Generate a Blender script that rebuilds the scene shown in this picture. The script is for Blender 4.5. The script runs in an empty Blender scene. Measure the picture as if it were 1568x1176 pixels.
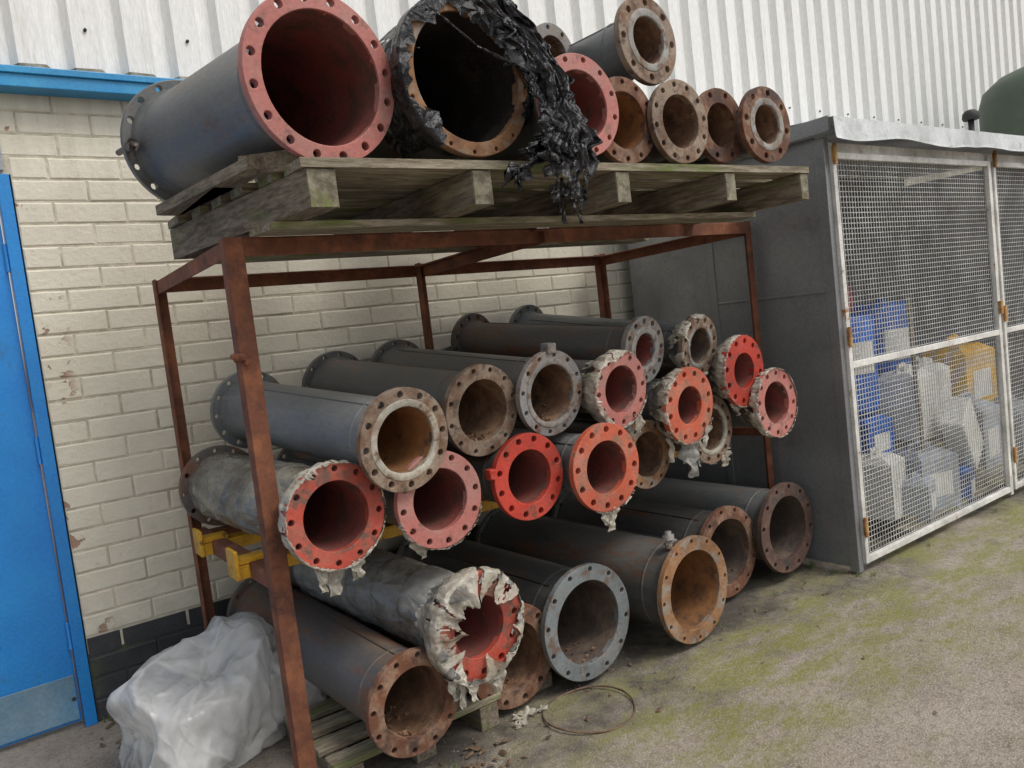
import bpy, math, random
from mathutils import Vector, Matrix, noise
random.seed(7)
H=1.3
# ------------------------------------------------------------------ materials
def nd(nt,t,**k):
    n=nt.nodes.new(t)
    for a,b in k.items(): setattr(n,a,b)
    return n
def mixc(nt,fac,a,b,blend='MIX'):
    m=nd(nt,"ShaderNodeMix",data_type='RGBA',blend_type=blend)
    for i,v in ((0,fac),(6,a),(7,b)):
        if hasattr(v,'links'): nt.links.new(v,m.inputs[i])
        elif isinstance(v,(int,float)): m.inputs[i].default_value=v
        else: m.inputs[i].default_value=(v[0],v[1],v[2],1)
    return m.outputs[2]
def rng(nt,v,lo,hi,a=0.,b=1.):
    m=nd(nt,"ShaderNodeMapRange");m.clamp=True
    nt.links.new(v,m.inputs[0])
    for i,x in enumerate((lo,hi,a,b)): m.inputs[i+1].default_value=x
    return m.outputs[0]
def math_(nt,op,a,b):
    m=nd(nt,"ShaderNodeMath",operation=op)
    for i,v in enumerate((a,b)):
        if hasattr(v,'links'): nt.links.new(v,m.inputs[i])
        else: m.inputs[i].default_value=v
    return m.outputs[0]
def nz(nt,vec,scale,detail=4,rough=.6,col=False):
    n=nd(nt,"ShaderNodeTexNoise");n.inputs["Scale"].default_value=scale;n.inputs["Detail"].default_value=detail;n.inputs["Roughness"].default_value=rough
    nt.links.new(vec,n.inputs["Vector"]);return n.outputs[1 if col else 0]
def crease(nt,vec,scale,dist=.12,st=None):
    c=nz(nt,vec,scale*.5,2,.5,True)
    s=nd(nt,"ShaderNodeVectorMath",operation='SCALE');nt.links.new(c,s.inputs[0]);s.inputs["Scale"].default_value=dist*10/scale*1.5
    a=nd(nt,"ShaderNodeVectorMath",operation='ADD');nt.links.new(vec,a.inputs[0]);nt.links.new(s.outputs[0],a.inputs[1])
    v=nd(nt,"ShaderNodeTexVoronoi",feature='DISTANCE_TO_EDGE');v.inputs["Scale"].default_value=scale
    nt.links.new(a.outputs[0],v.inputs["Vector"]);return v.outputs["Distance"]
def base(name):
    m=bpy.data.materials.new(name);m.use_nodes=True;nt=m.node_tree
    b=nt.nodes["Principled BSDF"]
    tc=nd(nt,"ShaderNodeTexCoord");oi=nd(nt,"ShaderNodeObjectInfo")
    mu=math_(nt,'MULTIPLY',oi.outputs["Random"],37.)
    va=nd(nt,"ShaderNodeVectorMath",operation='ADD')
    nt.links.new(tc.outputs["Object"],va.inputs[0]);nt.links.new(mu,va.inputs[1])
    return m,nt,b,va.outputs[0],tc
def L(nt,a,b): nt.links.new(a,b)
def bump(nt,b,h,st,dist=.01):
    n=nd(nt,"ShaderNodeBump");n.inputs["Strength"].default_value=st;n.inputs["Distance"].default_value=dist
    L(nt,h,n.inputs["Height"]);L(nt,n.outputs[0],b.inputs["Normal"])
def stretch(nt,vec,s):
    m=nd(nt,"ShaderNodeMapping");m.inputs["Scale"].default_value=s;L(nt,vec,m.inputs[0]);return m.outputs[0]
def M(name,c1,c2,scale=10,lo=.5,hi=.62,rough=.6,rough2=.85,metal=0.,bmp=.35,bscale=90,c3=None,s3=25,lo3=.6,hi3=.68,vary=.3,st=None,spec=.5,cr=0,crd=.01,trans=0):
    m,nt,b,v,tc=base(name)
    if st: v=stretch(nt,v,st)
    f=rng(nt,nz(nt,v,scale,6,.68),lo,hi)
    c=mixc(nt,f,c1,c2)
    if c3:
        f3=rng(nt,nz(nt,v,s3,5,.7),lo3,hi3);c=mixc(nt,f3,c,c3)
    g=rng(nt,nz(nt,v,scale*.35,3,.6),.3,.7,1-vary,1+vary)
    bn=nz(nt,v,bscale,4,.7)
    fine=rng(nt,bn,.3,.7,.85,1.15)
    gg=math_(nt,'MULTIPLY',g,fine)
    cm=nd(nt,"ShaderNodeVectorMath",operation='SCALE');L(nt,c,cm.inputs[0]);L(nt,gg,cm.inputs["Scale"])
    L(nt,cm.outputs[0],b.inputs["Base Color"])
    L(nt,rng(nt,f,0,1,rough,rough2),b.inputs["Roughness"])
    b.inputs["Metallic"].default_value=metal
    b.inputs["Specular IOR Level"].default_value=spec
    if cr:
        h=math_(nt,'ADD',math_(nt,'MULTIPLY',crease(nt,v,cr),-1.0),math_(nt,'MULTIPLY',bn,.25));bump(nt,b,h,bmp,crd)
    else: bump(nt,b,bn,bmp,.004)
    if trans:
        tp=nd(nt,"ShaderNodeBsdfTransparent");mx=nd(nt,"ShaderNodeMixShader")
        L(nt,rng(nt,nz(nt,v,scale*.8,4,.6),.35,.65,trans*.3,trans),mx.inputs[0])
        L(nt,b.outputs[0],mx.inputs[1]);L(nt,tp.outputs[0],mx.inputs[2]);L(nt,mx.outputs[0],nt.nodes["Material Output"].inputs[0])
    return m
RUST=(.14,.055,.028)
m_rack=M("rusted_steel",(.15,.052,.026),(.25,.095,.045),14,.45,.65,.75,.9,c3=(.07,.03,.022),s3=9,lo3=.55,hi3=.7)
f_red=M("red_oxide_paint",(.42,.065,.042),(.34,.10,.068),12,.46,.63,.45,.7,c3=(.15,.08,.058),s3=18,lo3=.53,hi3=.62)
f_bright=M("bright_red_paint",(.49,.048,.030),(.40,.07,.05),10,.50,.66,.32,.5,c3=(.15,.065,.045),s3=22,lo3=.56,hi3=.64)
f_orange=M("orange_red_paint",(.48,.10,.052),(.41,.17,.115),10,.46,.62,.45,.6,c3=(.24,.12,.075),s3=20,lo3=.52,hi3=.63)
f_pink=M("faded_red_paint",(.45,.155,.13),(.40,.21,.18),7,.45,.65,.55,.75,c3=(.25,.125,.10),s3=20,lo3=.56,hi3=.65,vary=.15)
f_rust=M("rusty_flange",RUST,(.26,.165,.11),16,.45,.62,.8,.9,c3=(.07,.042,.035),s3=14,lo3=.5,hi3=.63)
f_tan=M("weathered_tan_flange",(.27,.205,.15),(.165,.09,.055),14,.44,.61,.7,.85,c3=(.09,.062,.048),s3=22,lo3=.53,hi3=.64)
f_grey=M("grey_flange_paint",(.215,.21,.205),(.25,.205,.165),10,.48,.64,.55,.75,c3=(.14,.078,.05),s3=15,lo3=.51,hi3=.62)
f_blue=M("blue_grey_flange_paint",(.165,.185,.19),(.215,.21,.20),10,.5,.65,.5,.7,c3=(.14,.085,.06),s3=15,lo3=.51,hi3=.63)
f_orust=M("orange_rust",(.28,.145,.065),(.17,.08,.04),12,.45,.62,.8,.9,c3=(.23,.20,.165),s3=16,lo3=.5,hi3=.62)
f_dark=M("dark_rust",(.09,.05,.038),(.15,.088,.065),14,.48,.62,.8,.9,c3=(.055,.05,.048),s3=12,lo3=.52,hi3=.64)
r_beige=M("gasket_face",(.39,.37,.31),(.26,.20,.145),14,.46,.64,.6,.8,c3=(.16,.09,.05),s3=18,lo3=.54,hi3=.64)
r_grey=M("gasket_face_grey",(.28,.275,.26),(.21,.17,.13),14,.46,.64,.6,.8,c3=(.14,.07,.04),s3=18,lo3=.52,hi3=.63)
b_grey=M("dark_grey_paint",(.082,.084,.084),(.135,.128,.118),4,.44,.60,.36,.55,bmp=.25,c3=(.165,.09,.055),s3=10,lo3=.54,hi3=.64,vary=.4,st=(1,.3,1))
b_blue=M("blue_grey_paint",(.118,.127,.130),(.175,.175,.170),4,.44,.60,.36,.55,bmp=.22,c3=(.165,.11,.08),s3=9,lo3=.56,hi3=.66,vary=.35,st=(1,.3,1))
b_brown=M("weathered_grey_paint",(.105,.10,.096),(.155,.11,.08),6,.48,.62,.5,.7,bmp=.28,c3=(.17,.08,.045),s3=10,lo3=.50,hi3=.62,st=(1,.3,1))
i_red=M("red_lining",(.22,.06,.05),(.16,.065,.05),7,.45,.65,.6,.8,c3=(.10,.055,.04),s3=14,lo3=.5,hi3=.66)
i_rust=M("rusty_lining",(.16,.085,.048),(.27,.16,.09),12,.45,.62,.85,.9,bmp=.8,bscale=50,c3=(.06,.04,.03),s3=9,lo3=.52,hi3=.66)
i_orust=M("orange_rust_lining",(.27,.12,.04),(.17,.08,.035),9,.45,.62,.85,.9,bmp=.6,bscale=50,c3=(.08,.05,.035),s3=9,lo3=.55,hi3=.66)
i_dark=M("dark_lining",(.08,.06,.05),(.14,.10,.07),12,.45,.62,.85,.9,bmp=.8,bscale=50)
m_boredark=M("dark_bore_fill",(.02,.016,.014),(.03,.02,.015),12)  # near-black for the added discs that keep bores dark; also lines P2
woodX=M("weathered_wood",(.32,.28,.205),(.16,.125,.085),9,.42,.60,.85,.9,bmp=.7,bscale=40,st=(1,9,9),c3=(.14,.17,.05),s3=2.5,lo3=.50,hi3=.66)
woodY=M("weathered_wood_grain_y",(.25,.21,.15),(.125,.095,.068),9,.40,.60,.85,.9,bmp=.7,bscale=40,st=(9,1,9),c3=(.14,.165,.06),s3=2.5,lo3=.56,hi3=.70)
woodE=M("wood_end_grain",(.24,.22,.16),(.12,.10,.07),30,.42,.58,.9,.9,bmp=.9,bscale=70,c3=(.16,.18,.06),s3=8,lo3=.54,hi3=.66)
m_yellow=M("yellow_paint",(.62,.34,.02),(.45,.22,.02),12,.52,.66,.45,.7,c3=(.15,.07,.03),s3=20,lo3=.58,hi3=.65)
m_panel=M("galvanised_panel",(.30,.31,.32),(.255,.265,.275),3,.4,.65,.28,.4,metal=.4,bmp=.06,c3=(.21,.22,.225),s3=5,lo3=.55,hi3=.75,vary=.15)
m_galv=M("galvanised_sheet",(.58,.60,.60),(.44,.46,.46),8,.45,.65,.45,.55,metal=.1,bmp=.1,c3=(.3,.28,.25),s3=9,lo3=.6,hi3=.72)
m_frame=M("pale_frame_paint",(.66,.65,.61),(.54,.52,.48),14,.5,.65,.5,.6,bmp=.15,c3=(.32,.15,.06),s3=14,lo3=.63,hi3=.69)
m_wire=M("wire",(.58,.58,.56),(.44,.42,.39),14,.5,.65,.45,.6,metal=.1)
m_hinge=M("rusty_yellow_hinge",(.40,.24,.08),(.3,.13,.05),30,.45,.6)
m_clad=M("white_cladding",(.82,.82,.80),(.77,.77,.745),3,.4,.65,.5,.55,bmp=.03,c3=(.66,.65,.60),s3=4,lo3=.58,hi3=.75,vary=.04,st=(3,3,.3))
m_mossy=M("mossy_edge",(.34,.33,.28),(.20,.19,.13),30,.4,.6,.9,.9,bmp=.9)
m_blue=M("blue_door_paint",(.015,.21,.60),(.02,.25,.64),3,.4,.65,.26,.36,bmp=.08,c3=(.03,.16,.40),s3=6,lo3=.58,hi3=.72,vary=.16)
m_bluef=M("blue_flashing_paint",(.02,.25,.54),(.04,.30,.56),5,.4,.65,.35,.45,bmp=.05,vary=.15)
m_kick=M("kick_plate",(.12,.25,.37),(.19,.28,.35),6,.4,.65,.35,.5,metal=.2,bmp=.1,c3=(.15,.18,.06),s3=9,lo3=.6,hi3=.7)
m_lintel=M("painted_lintel",(.38,.42,.45),(.3,.33,.35),6,.4,.6)
m_tape=M("torn_tape",(.58,.55,.47),(.42,.38,.30),12,.42,.62,.35,.5,bmp=.6,bscale=60,c3=(.27,.21,.15),s3=9,lo3=.54,hi3=.70,cr=22,crd=.02,trans=.3)
m_film=M("dirty_plastic_film",(.33,.31,.25),(.20,.18,.14),8,.42,.62,.22,.36,bmp=.6,bscale=30,c3=(.12,.10,.075),s3=7,lo3=.5,hi3=.66,cr=11,crd=.03,st=(1,.5,1))
m_filmg=M("silver_plastic_film",(.31,.31,.29),(.20,.195,.18),8,.42,.62,.2,.34,bmp=.6,bscale=30,c3=(.13,.11,.09),s3=7,lo3=.5,hi3=.68,cr=11,crd=.03,st=(1,.5,1))
m_black=M("black_polythene",(.012,.012,.014),(.02,.02,.022),10,.45,.62,.24,.38,bmp=.9,bscale=60,spec=.5,cr=18,crd=.03)
m_drum=M("blue_plastic",(.02,.10,.42),(.02,.12,.46),5,.45,.62,.35,.4,bmp=.05)
m_white=M("white_plastic",(.74,.74,.70),(.66,.65,.60),5,.45,.62,.4,.5,bmp=.05,vary=.1)
m_greyp=M("grey_plastic",(.32,.35,.40),(.27,.30,.34),5,.45,.62,.4,.5,bmp=.05)
m_yelp=M("yellow_plastic",(.66,.40,.05),(.6,.33,.03),5,.45,.62,.4,.5,bmp=.05)
m_redp=M("red_plastic",(.3,.02,.03),(.25,.02,.02),5,.45,.62,.4,.5,bmp=.05)
m_black2=M("dark_metal",(.03,.03,.032),(.04,.04,.04),8)
m_green=M("green_tank_paint",(.06,.09,.06),(.085,.11,.07),4,.45,.65,.5,.6,bmp=.1)
m_leaf=M("dead_leaves",(.10,.06,.035),(.20,.14,.08),30,.45,.6,.8,.9)
m_grass=M("grass_blades",(.07,.11,.025),(.12,.14,.05),20,.45,.6,.7,.8)
m_stone=M("grit",(.30,.28,.24),(.16,.15,.13),30,.45,.6,.9,.9)
m_wirehoop=M("rusty_wire",(.12,.08,.06),(.2,.12,.07),30,.45,.6)
def bricks_mat():
    m,nt,b,v,tc=base("cream_masonry_paint")
    c=mixc(nt,rng(nt,nz(nt,v,2.2,5,.6),.35,.7),(.76,.72,.60),(.68,.63,.51))
    c=mixc(nt,rng(nt,nz(nt,v,22,5,.6),.62,.74,0,.6),c,(.48,.42,.32))
    ge=nd(nt,"ShaderNodeNewGeometry");sx=nd(nt,"ShaderNodeSeparateXYZ");L(nt,ge.outputs["Position"],sx.inputs[0])
    near=rng(nt,sx.outputs[0],.25,.40,1,0)
    fl=math_(nt,'MULTIPLY',rng(nt,near,.2,.5),rng(nt,nz(nt,v,9,5,.6),.60,.62))
    c=mixc(nt,fl,c,(.40,.24,.17))
    sv=stretch(nt,v,(9,9,.6));stk=math_(nt,'MULTIPLY',rng(nt,sx.outputs[2],1.5,2.4),rng(nt,nz(nt,sv,1.6,4,.6),.5,.7))
    c=mixc(nt,math_(nt,'MULTIPLY',stk,.35),c,(.42,.36,.27))
    low=math_(nt,'MULTIPLY',rng(nt,sx.outputs[2],.25,.75,1,0),rng(nt,nz(nt,v,7,5,.7),.45,.65))
    c=mixc(nt,math_(nt,'MULTIPLY',low,.45),c,(.36,.34,.26))
    L(nt,c,b.inputs["Base Color"]);b.inputs["Roughness"].default_value=.6
    h=math_(nt,'ADD',nz(nt,v,45,5,.7),math_(nt,'MULTIPLY',fl,-1.5));bump(nt,b,h,.6,.007);return m
m_brick=bricks_mat()
m_mortar=M("painted_mortar",(.58,.53,.42),(.46,.42,.32),20,.45,.6,.8,.8,bmp=.6)
m_plinth=M("black_plinth_paint",(.035,.037,.04),(.05,.052,.052),10,.45,.65,.55,.7,c3=(.07,.09,.025),s3=5,lo3=.55,hi3=.68)
def ground_mat():
    m,nt,b,v,tc=base("worn_concrete")
    v=tc.outputs["Object"]
    ge=nd(nt,"ShaderNodeNewGeometry");sx=nd(nt,"ShaderNodeSeparateXYZ");L(nt,ge.outputs["Position"],sx.inputs[0])
    X,Y=sx.outputs[0],sx.outputs[1]
    n1=nz(nt,v,1.3,5,.65);n2=nz(nt,v,4,6,.74);n3=nz(nt,v,140,3,.7);n4=nz(nt,v,42,5,.75)
    c=mixc(nt,rng(nt,n1,.35,.65),(.42,.36,.295),(.33,.275,.22))
    c=mixc(nt,rng(nt,n2,.47,.64,0,.72),c,(.215,.172,.135))
    c=mixc(nt,rng(nt,n3,.50,.60,0,.6),c,(.58,.53,.46))
    c=mixc(nt,rng(nt,n4,.50,.64,0,.62),c,(.16,.13,.105))
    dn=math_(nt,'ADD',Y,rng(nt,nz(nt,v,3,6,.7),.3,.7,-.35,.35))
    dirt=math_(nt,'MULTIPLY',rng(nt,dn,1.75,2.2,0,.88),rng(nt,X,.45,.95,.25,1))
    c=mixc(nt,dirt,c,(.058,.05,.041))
    wv=stretch(nt,v,(1,2.2,1))
    band=math_(nt,'MULTIPLY',rng(nt,dn,1.1,1.5),rng(nt,dn,1.85,2.2,1,0))
    mo=math_(nt,'MULTIPLY',band,rng(nt,nz(nt,wv,3.2,7,.78),.42,.56))
    mo=math_(nt,'MULTIPLY',mo,rng(nt,X,.95,1.6))
    mo=math_(nt,'MULTIPLY',mo,rng(nt,nz(nt,v,60,3,.7),.35,.6,.4,1))
    c=mixc(nt,math_(nt,'MULTIPLY',mo,.88),c,(.23,.235,.03))
    mo2=math_(nt,'MULTIPLY',rng(nt,nz(nt,v,1.9,6,.75),.60,.72),rng(nt,nz(nt,v,30,4,.7),.42,.6))
    c=mixc(nt,math_(nt,'MULTIPLY',mo2,.2),c,(.20,.19,.08))
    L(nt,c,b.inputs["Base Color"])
    L(nt,rng(nt,n1,.35,.6,.6,.88),b.inputs["Roughness"])
    h=math_(nt,'ADD',math_(nt,'MULTIPLY',n4,1.0),n3);bump(nt,b,h,.9,.009);return m
m_ground=ground_mat()
def bag_mat(nm,s,trlo,trmax):
    m,nt,b,v,tc=base(nm)
    c=mixc(nt,rng(nt,nz(nt,v,6,5,.6),.35,.65),(.88,.88,.87),(.72,.71,.68))
    L(nt,c,b.inputs["Base Color"]);b.inputs["Roughness"].default_value=.18;b.inputs["Specular IOR Level"].default_value=.8
    vs=stretch(nt,v,(1,1,.55))
    e1=crease(nt,vs,s,.25);e2=crease(nt,vs,s*2.6,.2)
    h=math_(nt,'ADD',math_(nt,'MULTIPLY',e1,-1.),math_(nt,'MULTIPLY',e2,-.35));bump(nt,b,h,.9,.04)
    tr=nd(nt,"ShaderNodeBsdfTranslucent");tr.inputs[0].default_value=(.92,.92,.91,1)
    tp=nd(nt,"ShaderNodeBsdfTransparent")
    mx=nd(nt,"ShaderNodeMixShader");mx.inputs[0].default_value=.4
    L(nt,b.outputs[0],mx.inputs[1]);L(nt,tr.outputs[0],mx.inputs[2])
    op=math_(nt,'MULTIPLY',rng(nt,e1,.0,.10,.3,1),rng(nt,nz(nt,v,4,4,.6),.38,.62,trlo,trmax))
    mx2=nd(nt,"ShaderNodeMixShader");L(nt,op,mx2.inputs[0])
    L(nt,mx.outputs[0],mx2.inputs[1]);L(nt,tp.outputs[0],mx2.inputs[2])
    L(nt,mx2.outputs[0],nt.nodes["Material Output"].inputs[0]);return m
m_bag=bag_mat("clear_polythene",5,.15,.68);m_bag2=bag_mat("clear_polythene_inner",4,.05,.25)
# ------------------------------------------------------------------ mesh builder
class MB:
    def __init__(s): s.v=[];s.f=[];s.m=[];s.s=[]
    def add(s,vs,fs,mi=0,sm=False):
        o=len(s.v);s.v+=[tuple(x) for x in vs]
        for f in fs: s.f.append(tuple(i+o for i in f));s.m.append(mi);s.s.append(sm)
    def box(s,x0,x1,y0,y1,z0,z1,mi=0):
        vs=[(x,y,z) for x in(x0,x1) for y in(y0,y1) for z in(z0,z1)]
        s.add(vs,[(0,1,3,2),(4,6,7,5),(0,4,5,1),(2,3,7,6),(0,2,6,4),(1,5,7,3)],mi)
    def hexa(s,b,t,mi=0):
        s.add(list(b)+list(t),[(3,2,1,0),(4,5,6,7),(0,1,5,4),(1,2,6,5),(2,3,7,6),(3,0,4,7)],mi)
    def beam(s,p0,p1,w,h,mi=0,up=(0,0,1)):
        p0=Vector(p0);p1=Vector(p1);d=(p1-p0).normalized();u=Vector(up)
        a=d.cross(u);
        if a.length<1e-4: a=Vector((1,0,0))
        a.normalize();u=a.cross(d).normalized()
        r=[(-w/2,-h/2),(w/2,-h/2),(w/2,h/2),(-w/2,h/2)]
        s.hexa([p0+a*x+u*y for x,y in r],[p1+a*x+u*y for x,y in r],mi)
    def rev(s,prof,seg=64,mi=0,sm=True,axis='Y',c=(0,0,0),closed=False,jit=0):
        vs=[];n=len(prof)
        for i in range(seg):
            a=2*math.pi*i/seg;ca,sa=math.cos(a),math.sin(a)
            for r,t in prof:
                if jit: r=r+jit*noise.noise(Vector((ca*3+t*7,sa*3,t*5+c[0]*9)))
                if axis=='Y': vs.append((c[0]+r*ca,c[1]+t,c[2]+r*sa))
                else: vs.append((c[0]+r*ca,c[1]+r*sa,c[2]+t))
        fs=[]
        for i in range(seg):
            j=(i+1)%seg
            for k in range(n-1): fs.append((i*n+k,i*n+k+1,j*n+k+1,j*n+k))
        s.add(vs,fs,mi,sm)
    def tube(s,pts,r,seg=8,mi=0,sm=True):
        pts=[Vector(p) for p in pts];vs=[];
        for i,p in enumerate(pts):
            d=(pts[min(i+1,len(pts)-1)]-pts[max(i-1,0)]).normalized()
            a=d.cross(Vector((0.1,.2,1)));a.normalize();b=a.cross(d)
            rr=r[i] if isinstance(r,list) else r
            for k in range(seg):
                t=2*math.pi*k/seg;vs.append(p+a*math.cos(t)*rr+b*math.sin(t)*rr)
        fs=[(i*seg+k,i*seg+(k+1)%seg,(i+1)*seg+(k+1)%seg,(i+1)*seg+k) for i in range(len(pts)-1) for k in range(seg)]
        fs.append(tuple(range(seg)));fs.append(tuple(range((len(pts)-1)*seg,len(pts)*seg)))
        s.add(vs,fs,mi,sm)
    def obj(s,name,mats,parent=None,loc=None,rot=None,bevel=0):
        me=bpy.data.meshes.new(name);me.from_pydata(s.v,[],s.f);
        for m in mats: me.materials.append(m)
        me.polygons.foreach_set("material_index",s.m);me.polygons.foreach_set("use_smooth",s.s);me.update()
        o=bpy.data.objects.new(name,me);bpy.context.collection.objects.link(o)
        if loc is not None: o.location=loc
        if rot is not None: o.rotation_mode='QUATERNION';o.rotation_quaternion=rot
        if parent: o.parent=parent
        if bevel:
            b=o.modifiers.new("bevel",'BEVEL');b.width=bevel;b.segments=2;b.limit_method='ANGLE'
        return o
def flange_mesh(R,rb,nh,rh,pc,th,ph=0.):
    cu=bpy.data.curves.new("tmp",'CURVE');cu.dimensions='2D';cu.fill_mode='BOTH';cu.extrude=th/2-.002;cu.bevel_depth=.002;cu.bevel_resolution=1
    def circ(cx,cy,r,n):
        sp=cu.splines.new('POLY');sp.points.add(n-1)
        for i in range(n):
            a=2*math.pi*i/n;sp.points[i].co=(cx+r*math.cos(a),cy+r*math.sin(a),0,1)
        sp.use_cyclic_u=True
    circ(0,0,R-.002,72);circ(0,0,rb+.002,56)
    for i in range(nh):
        a=2*math.pi*(i+.5)/nh+ph;circ(pc*math.cos(a),pc*math.sin(a),rh,12)
    o=bpy.data.objects.new("tmp",cu);bpy.context.collection.objects.link(o)
    bpy.context.view_layer.update()
    me=bpy.data.meshes.new_from_object(o.evaluated_get(bpy.context.evaluated_depsgraph_get()))
    vs=[(v.co.x,-v.co.z,v.co.y) for v in me.vertices];fs=[tuple(p.vertices) for p in me.polygons]
    bpy.data.objects.remove(o);bpy.data.curves.remove(cu);bpy.data.meshes.remove(me)
    return vs,fs
def flap(mb,p,w,l,mi=0,seed=0,dirx=0,amp=.012):
    n=14;k=7;vs=[];rr=random.Random(seed)
    for i in range(n):
        t=i/(n-1);ww=w*(1-.55*t)*(1+.7*noise.noise(Vector((t*4,seed*1.7,0))))
        for j in range(k):
            u=j/(k-1)-.5
            q=Vector((p[0]+u*ww+dirx*t*l+.012*noise.noise(Vector((t*3,seed,3))),p[1]+amp*1.6*noise.noise(Vector((u*5,t*3,seed))),p[2]-t*l*(1+.5*noise.noise(Vector((u*6,seed,9))))))
            vs.append(q)
    fs=[(i*k+j,i*k+j+1,(i+1)*k+j+1,(i+1)*k+j) for i in range(n-1) for j in range(k-1)]
    mb.add(vs,fs,mi,True)
def wrap(parent,depth=.06,mat=m_tape,seed=1,cover=.1,flaps=3,a0=0,a1=360,flen=.07,holes=.3,off=.002):
    R=parent["R"];rb=parent["rb"];br=parent["br"];th=parent["th"]
    mb=MB();S=220;rings=22;vs=[]
    N=lambda a,b,c:noise.noise(Vector((a,b,c)))
    for i in range(S+1):
        a=math.radians(a0+(a1-a0)*i/S);ca,sa=math.cos(a),math.sin(a)
        nn=N(ca*1.7+seed*7,sa*1.7,seed);n2=N(ca*5+seed,sa*5,seed*3);n3=N(ca*15,sa*15,seed);n4=N(ca*34,sa*34,seed)
        k=(cover*(1+1.6*nn+.5*n2)+.09*n3+.06*n4)*(R-rb)
        bk=depth*(1+.4*n2+.15*n3);lift=max(0,N(ca*3+9,sa*3,seed*2)+.1)*.05
        for j in range(rings):
            t=j/(rings-1)
            if t<.45:
                s=1-t/.45;y=th+bk*s;sm=s*s*(3-2*s);r=R+off+.001-(R-br*1.03)*sm
            elif t<.6:
                s=(t-.45)/.15;y=th*(1-s)-.0;r=R+off+.001
            else:
                s=(t-.6)/.4;kk=max(k,0);y=-.003-off-lift*s*(1 if kk>.012 else 0);r=R+off-kk*s
                if k<=0: y=th*(-k*6/(R-rb)) if -k*6<(R-rb) else th
            r+=(.006*N(ca*6,sa*6,j*.2+seed)+.003*N(ca*15,sa*15,j*.35))*(1 if t<.6 else .4)
            if t>=.6 and k>0: y-=abs(.006*N(ca*14,sa*14,j*.3+seed))
            vs.append((r*ca,y,r*sa))
    fs=[]
    for i in range(S):
        a=math.radians(a0+(a1-a0)*i/S);e=min(i,S-i)/S
        for j in range(rings-1):
            hh=holes if a1-a0>=360 else holes-max(0,.06-e)*12
            if N(math.cos(a)*4+j*.08,math.sin(a)*4,seed*5.1)+.25*N(i*.5,j*.4,seed)>hh: continue
            fs.append((i*rings+j,i*rings+j+1,(i+1)*rings+j+1,(i+1)*rings+j))
    mb.add(vs,fs,0,True)
    rr=random.Random(seed*13)
    for q in range(flaps):
        a=math.radians(rr.uniform(225,320));flap(mb,(R*math.cos(a),rr.uniform(-.006,th+.02),R*math.sin(a)+.012),rr.uniform(.03,.075),flen*rr.uniform(.5,1.5),0,seed*10+q,rr.uniform(-.3,.3))
    return mb.obj("torn_plastic_wrap",[mat],parent)
pipes=[]
def pipe(f,bk,D,bore,face,body,inner,ring=None,nh=12,bodyr=None,th=.024,seed=0,name="flanged_steel_pipe",rb_back=None,ringr=.8):
    f=Vector((f[0],f[1],f[2]+H));bk=Vector((bk[0],bk[1],bk[2]+H))
    d=(bk-f);Ln=d.length;R=D/2;rb=R*bore
    rq=Vector((0,1,0)).rotation_difference(d.normalized())
    br=(bodyr if bodyr else bore+.10)*R
    pc=(R+max(br,rb))/2*1.005;rh=min(.0135,(R-max(br,rb))*.31)
    mb=MB()
    vs,fs=flange_mesh(R,rb,nh,rh,pc,th,seed*.17)
    dv=[]
    for v in vs:
        k=1+.008*noise.noise(Vector((v[0]*11,v[2]*11,seed)))
        dv.append((v[0]*k,v[1]+th/2,v[2]*k))
    mb.add(dv,fs,0,False)
    Rb=R if rb_back is None else rb_back
    vs2,fs2=flange_mesh(Rb,rb*.9,nh,rh,pc*Rb/R,th,seed*.3)
    mb.add([(v[0],v[1]+Ln-th/2,v[2]) for v in vs2],fs2,1,False)
    mb.rev([(br*1.10,th),(br*1.09,th+.012),(br*1.03,th+.03),(br,th+.055)]+[(br,th+.055+(Ln-2*th-.11)*i/8) for i in range(1,8)]+[(br,Ln-th-.055),(br*1.03,Ln-th-.03),(br*1.09,Ln-th-.01),(br*1.09,Ln-th)],64,1)
    mb.rev([(br*.999,.118),(br+.002,.121),(br+.0025,.125),(br+.002,.129),(br*.999,.132)],64,1)
    a=math.radians(60+seed*37%80);ca,sa=math.cos(a),math.sin(a)
    mb.tube([(br*ca,.09,br*sa),(br*ca,Ln-.09,br*sa)],.0028,6,1)
    mb.rev([(rb,th*.3),(rb*.995,th+.01)]+[(rb*.985,.05+(Ln-.1)*i/14) for i in range(15)],64,2,jit=.004)
    mb.rev([(.0005,Ln-.03),(rb,Ln-.03)],32,3,False)  # added end disc, shuts out light so the bore ends dark
    if ring:
        ro=rb+(pc-rh-rb)*ringr
        mb.rev([(rb-.001,th*.3),(rb,-.0015),(rb+.001,-.0022),(ro-.002,-.0022),(ro,-.0012),(ro,.001)],64,4,jit=.002)
    o=mb.obj(name,[face,body,inner,m_boredark,ring or face],None,f,rq)
    pipes.append(o);o["R"]=R;o["rb"]=rb;o["th"]=th;o["br"]=br;o["L"]=Ln
    return o
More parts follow.
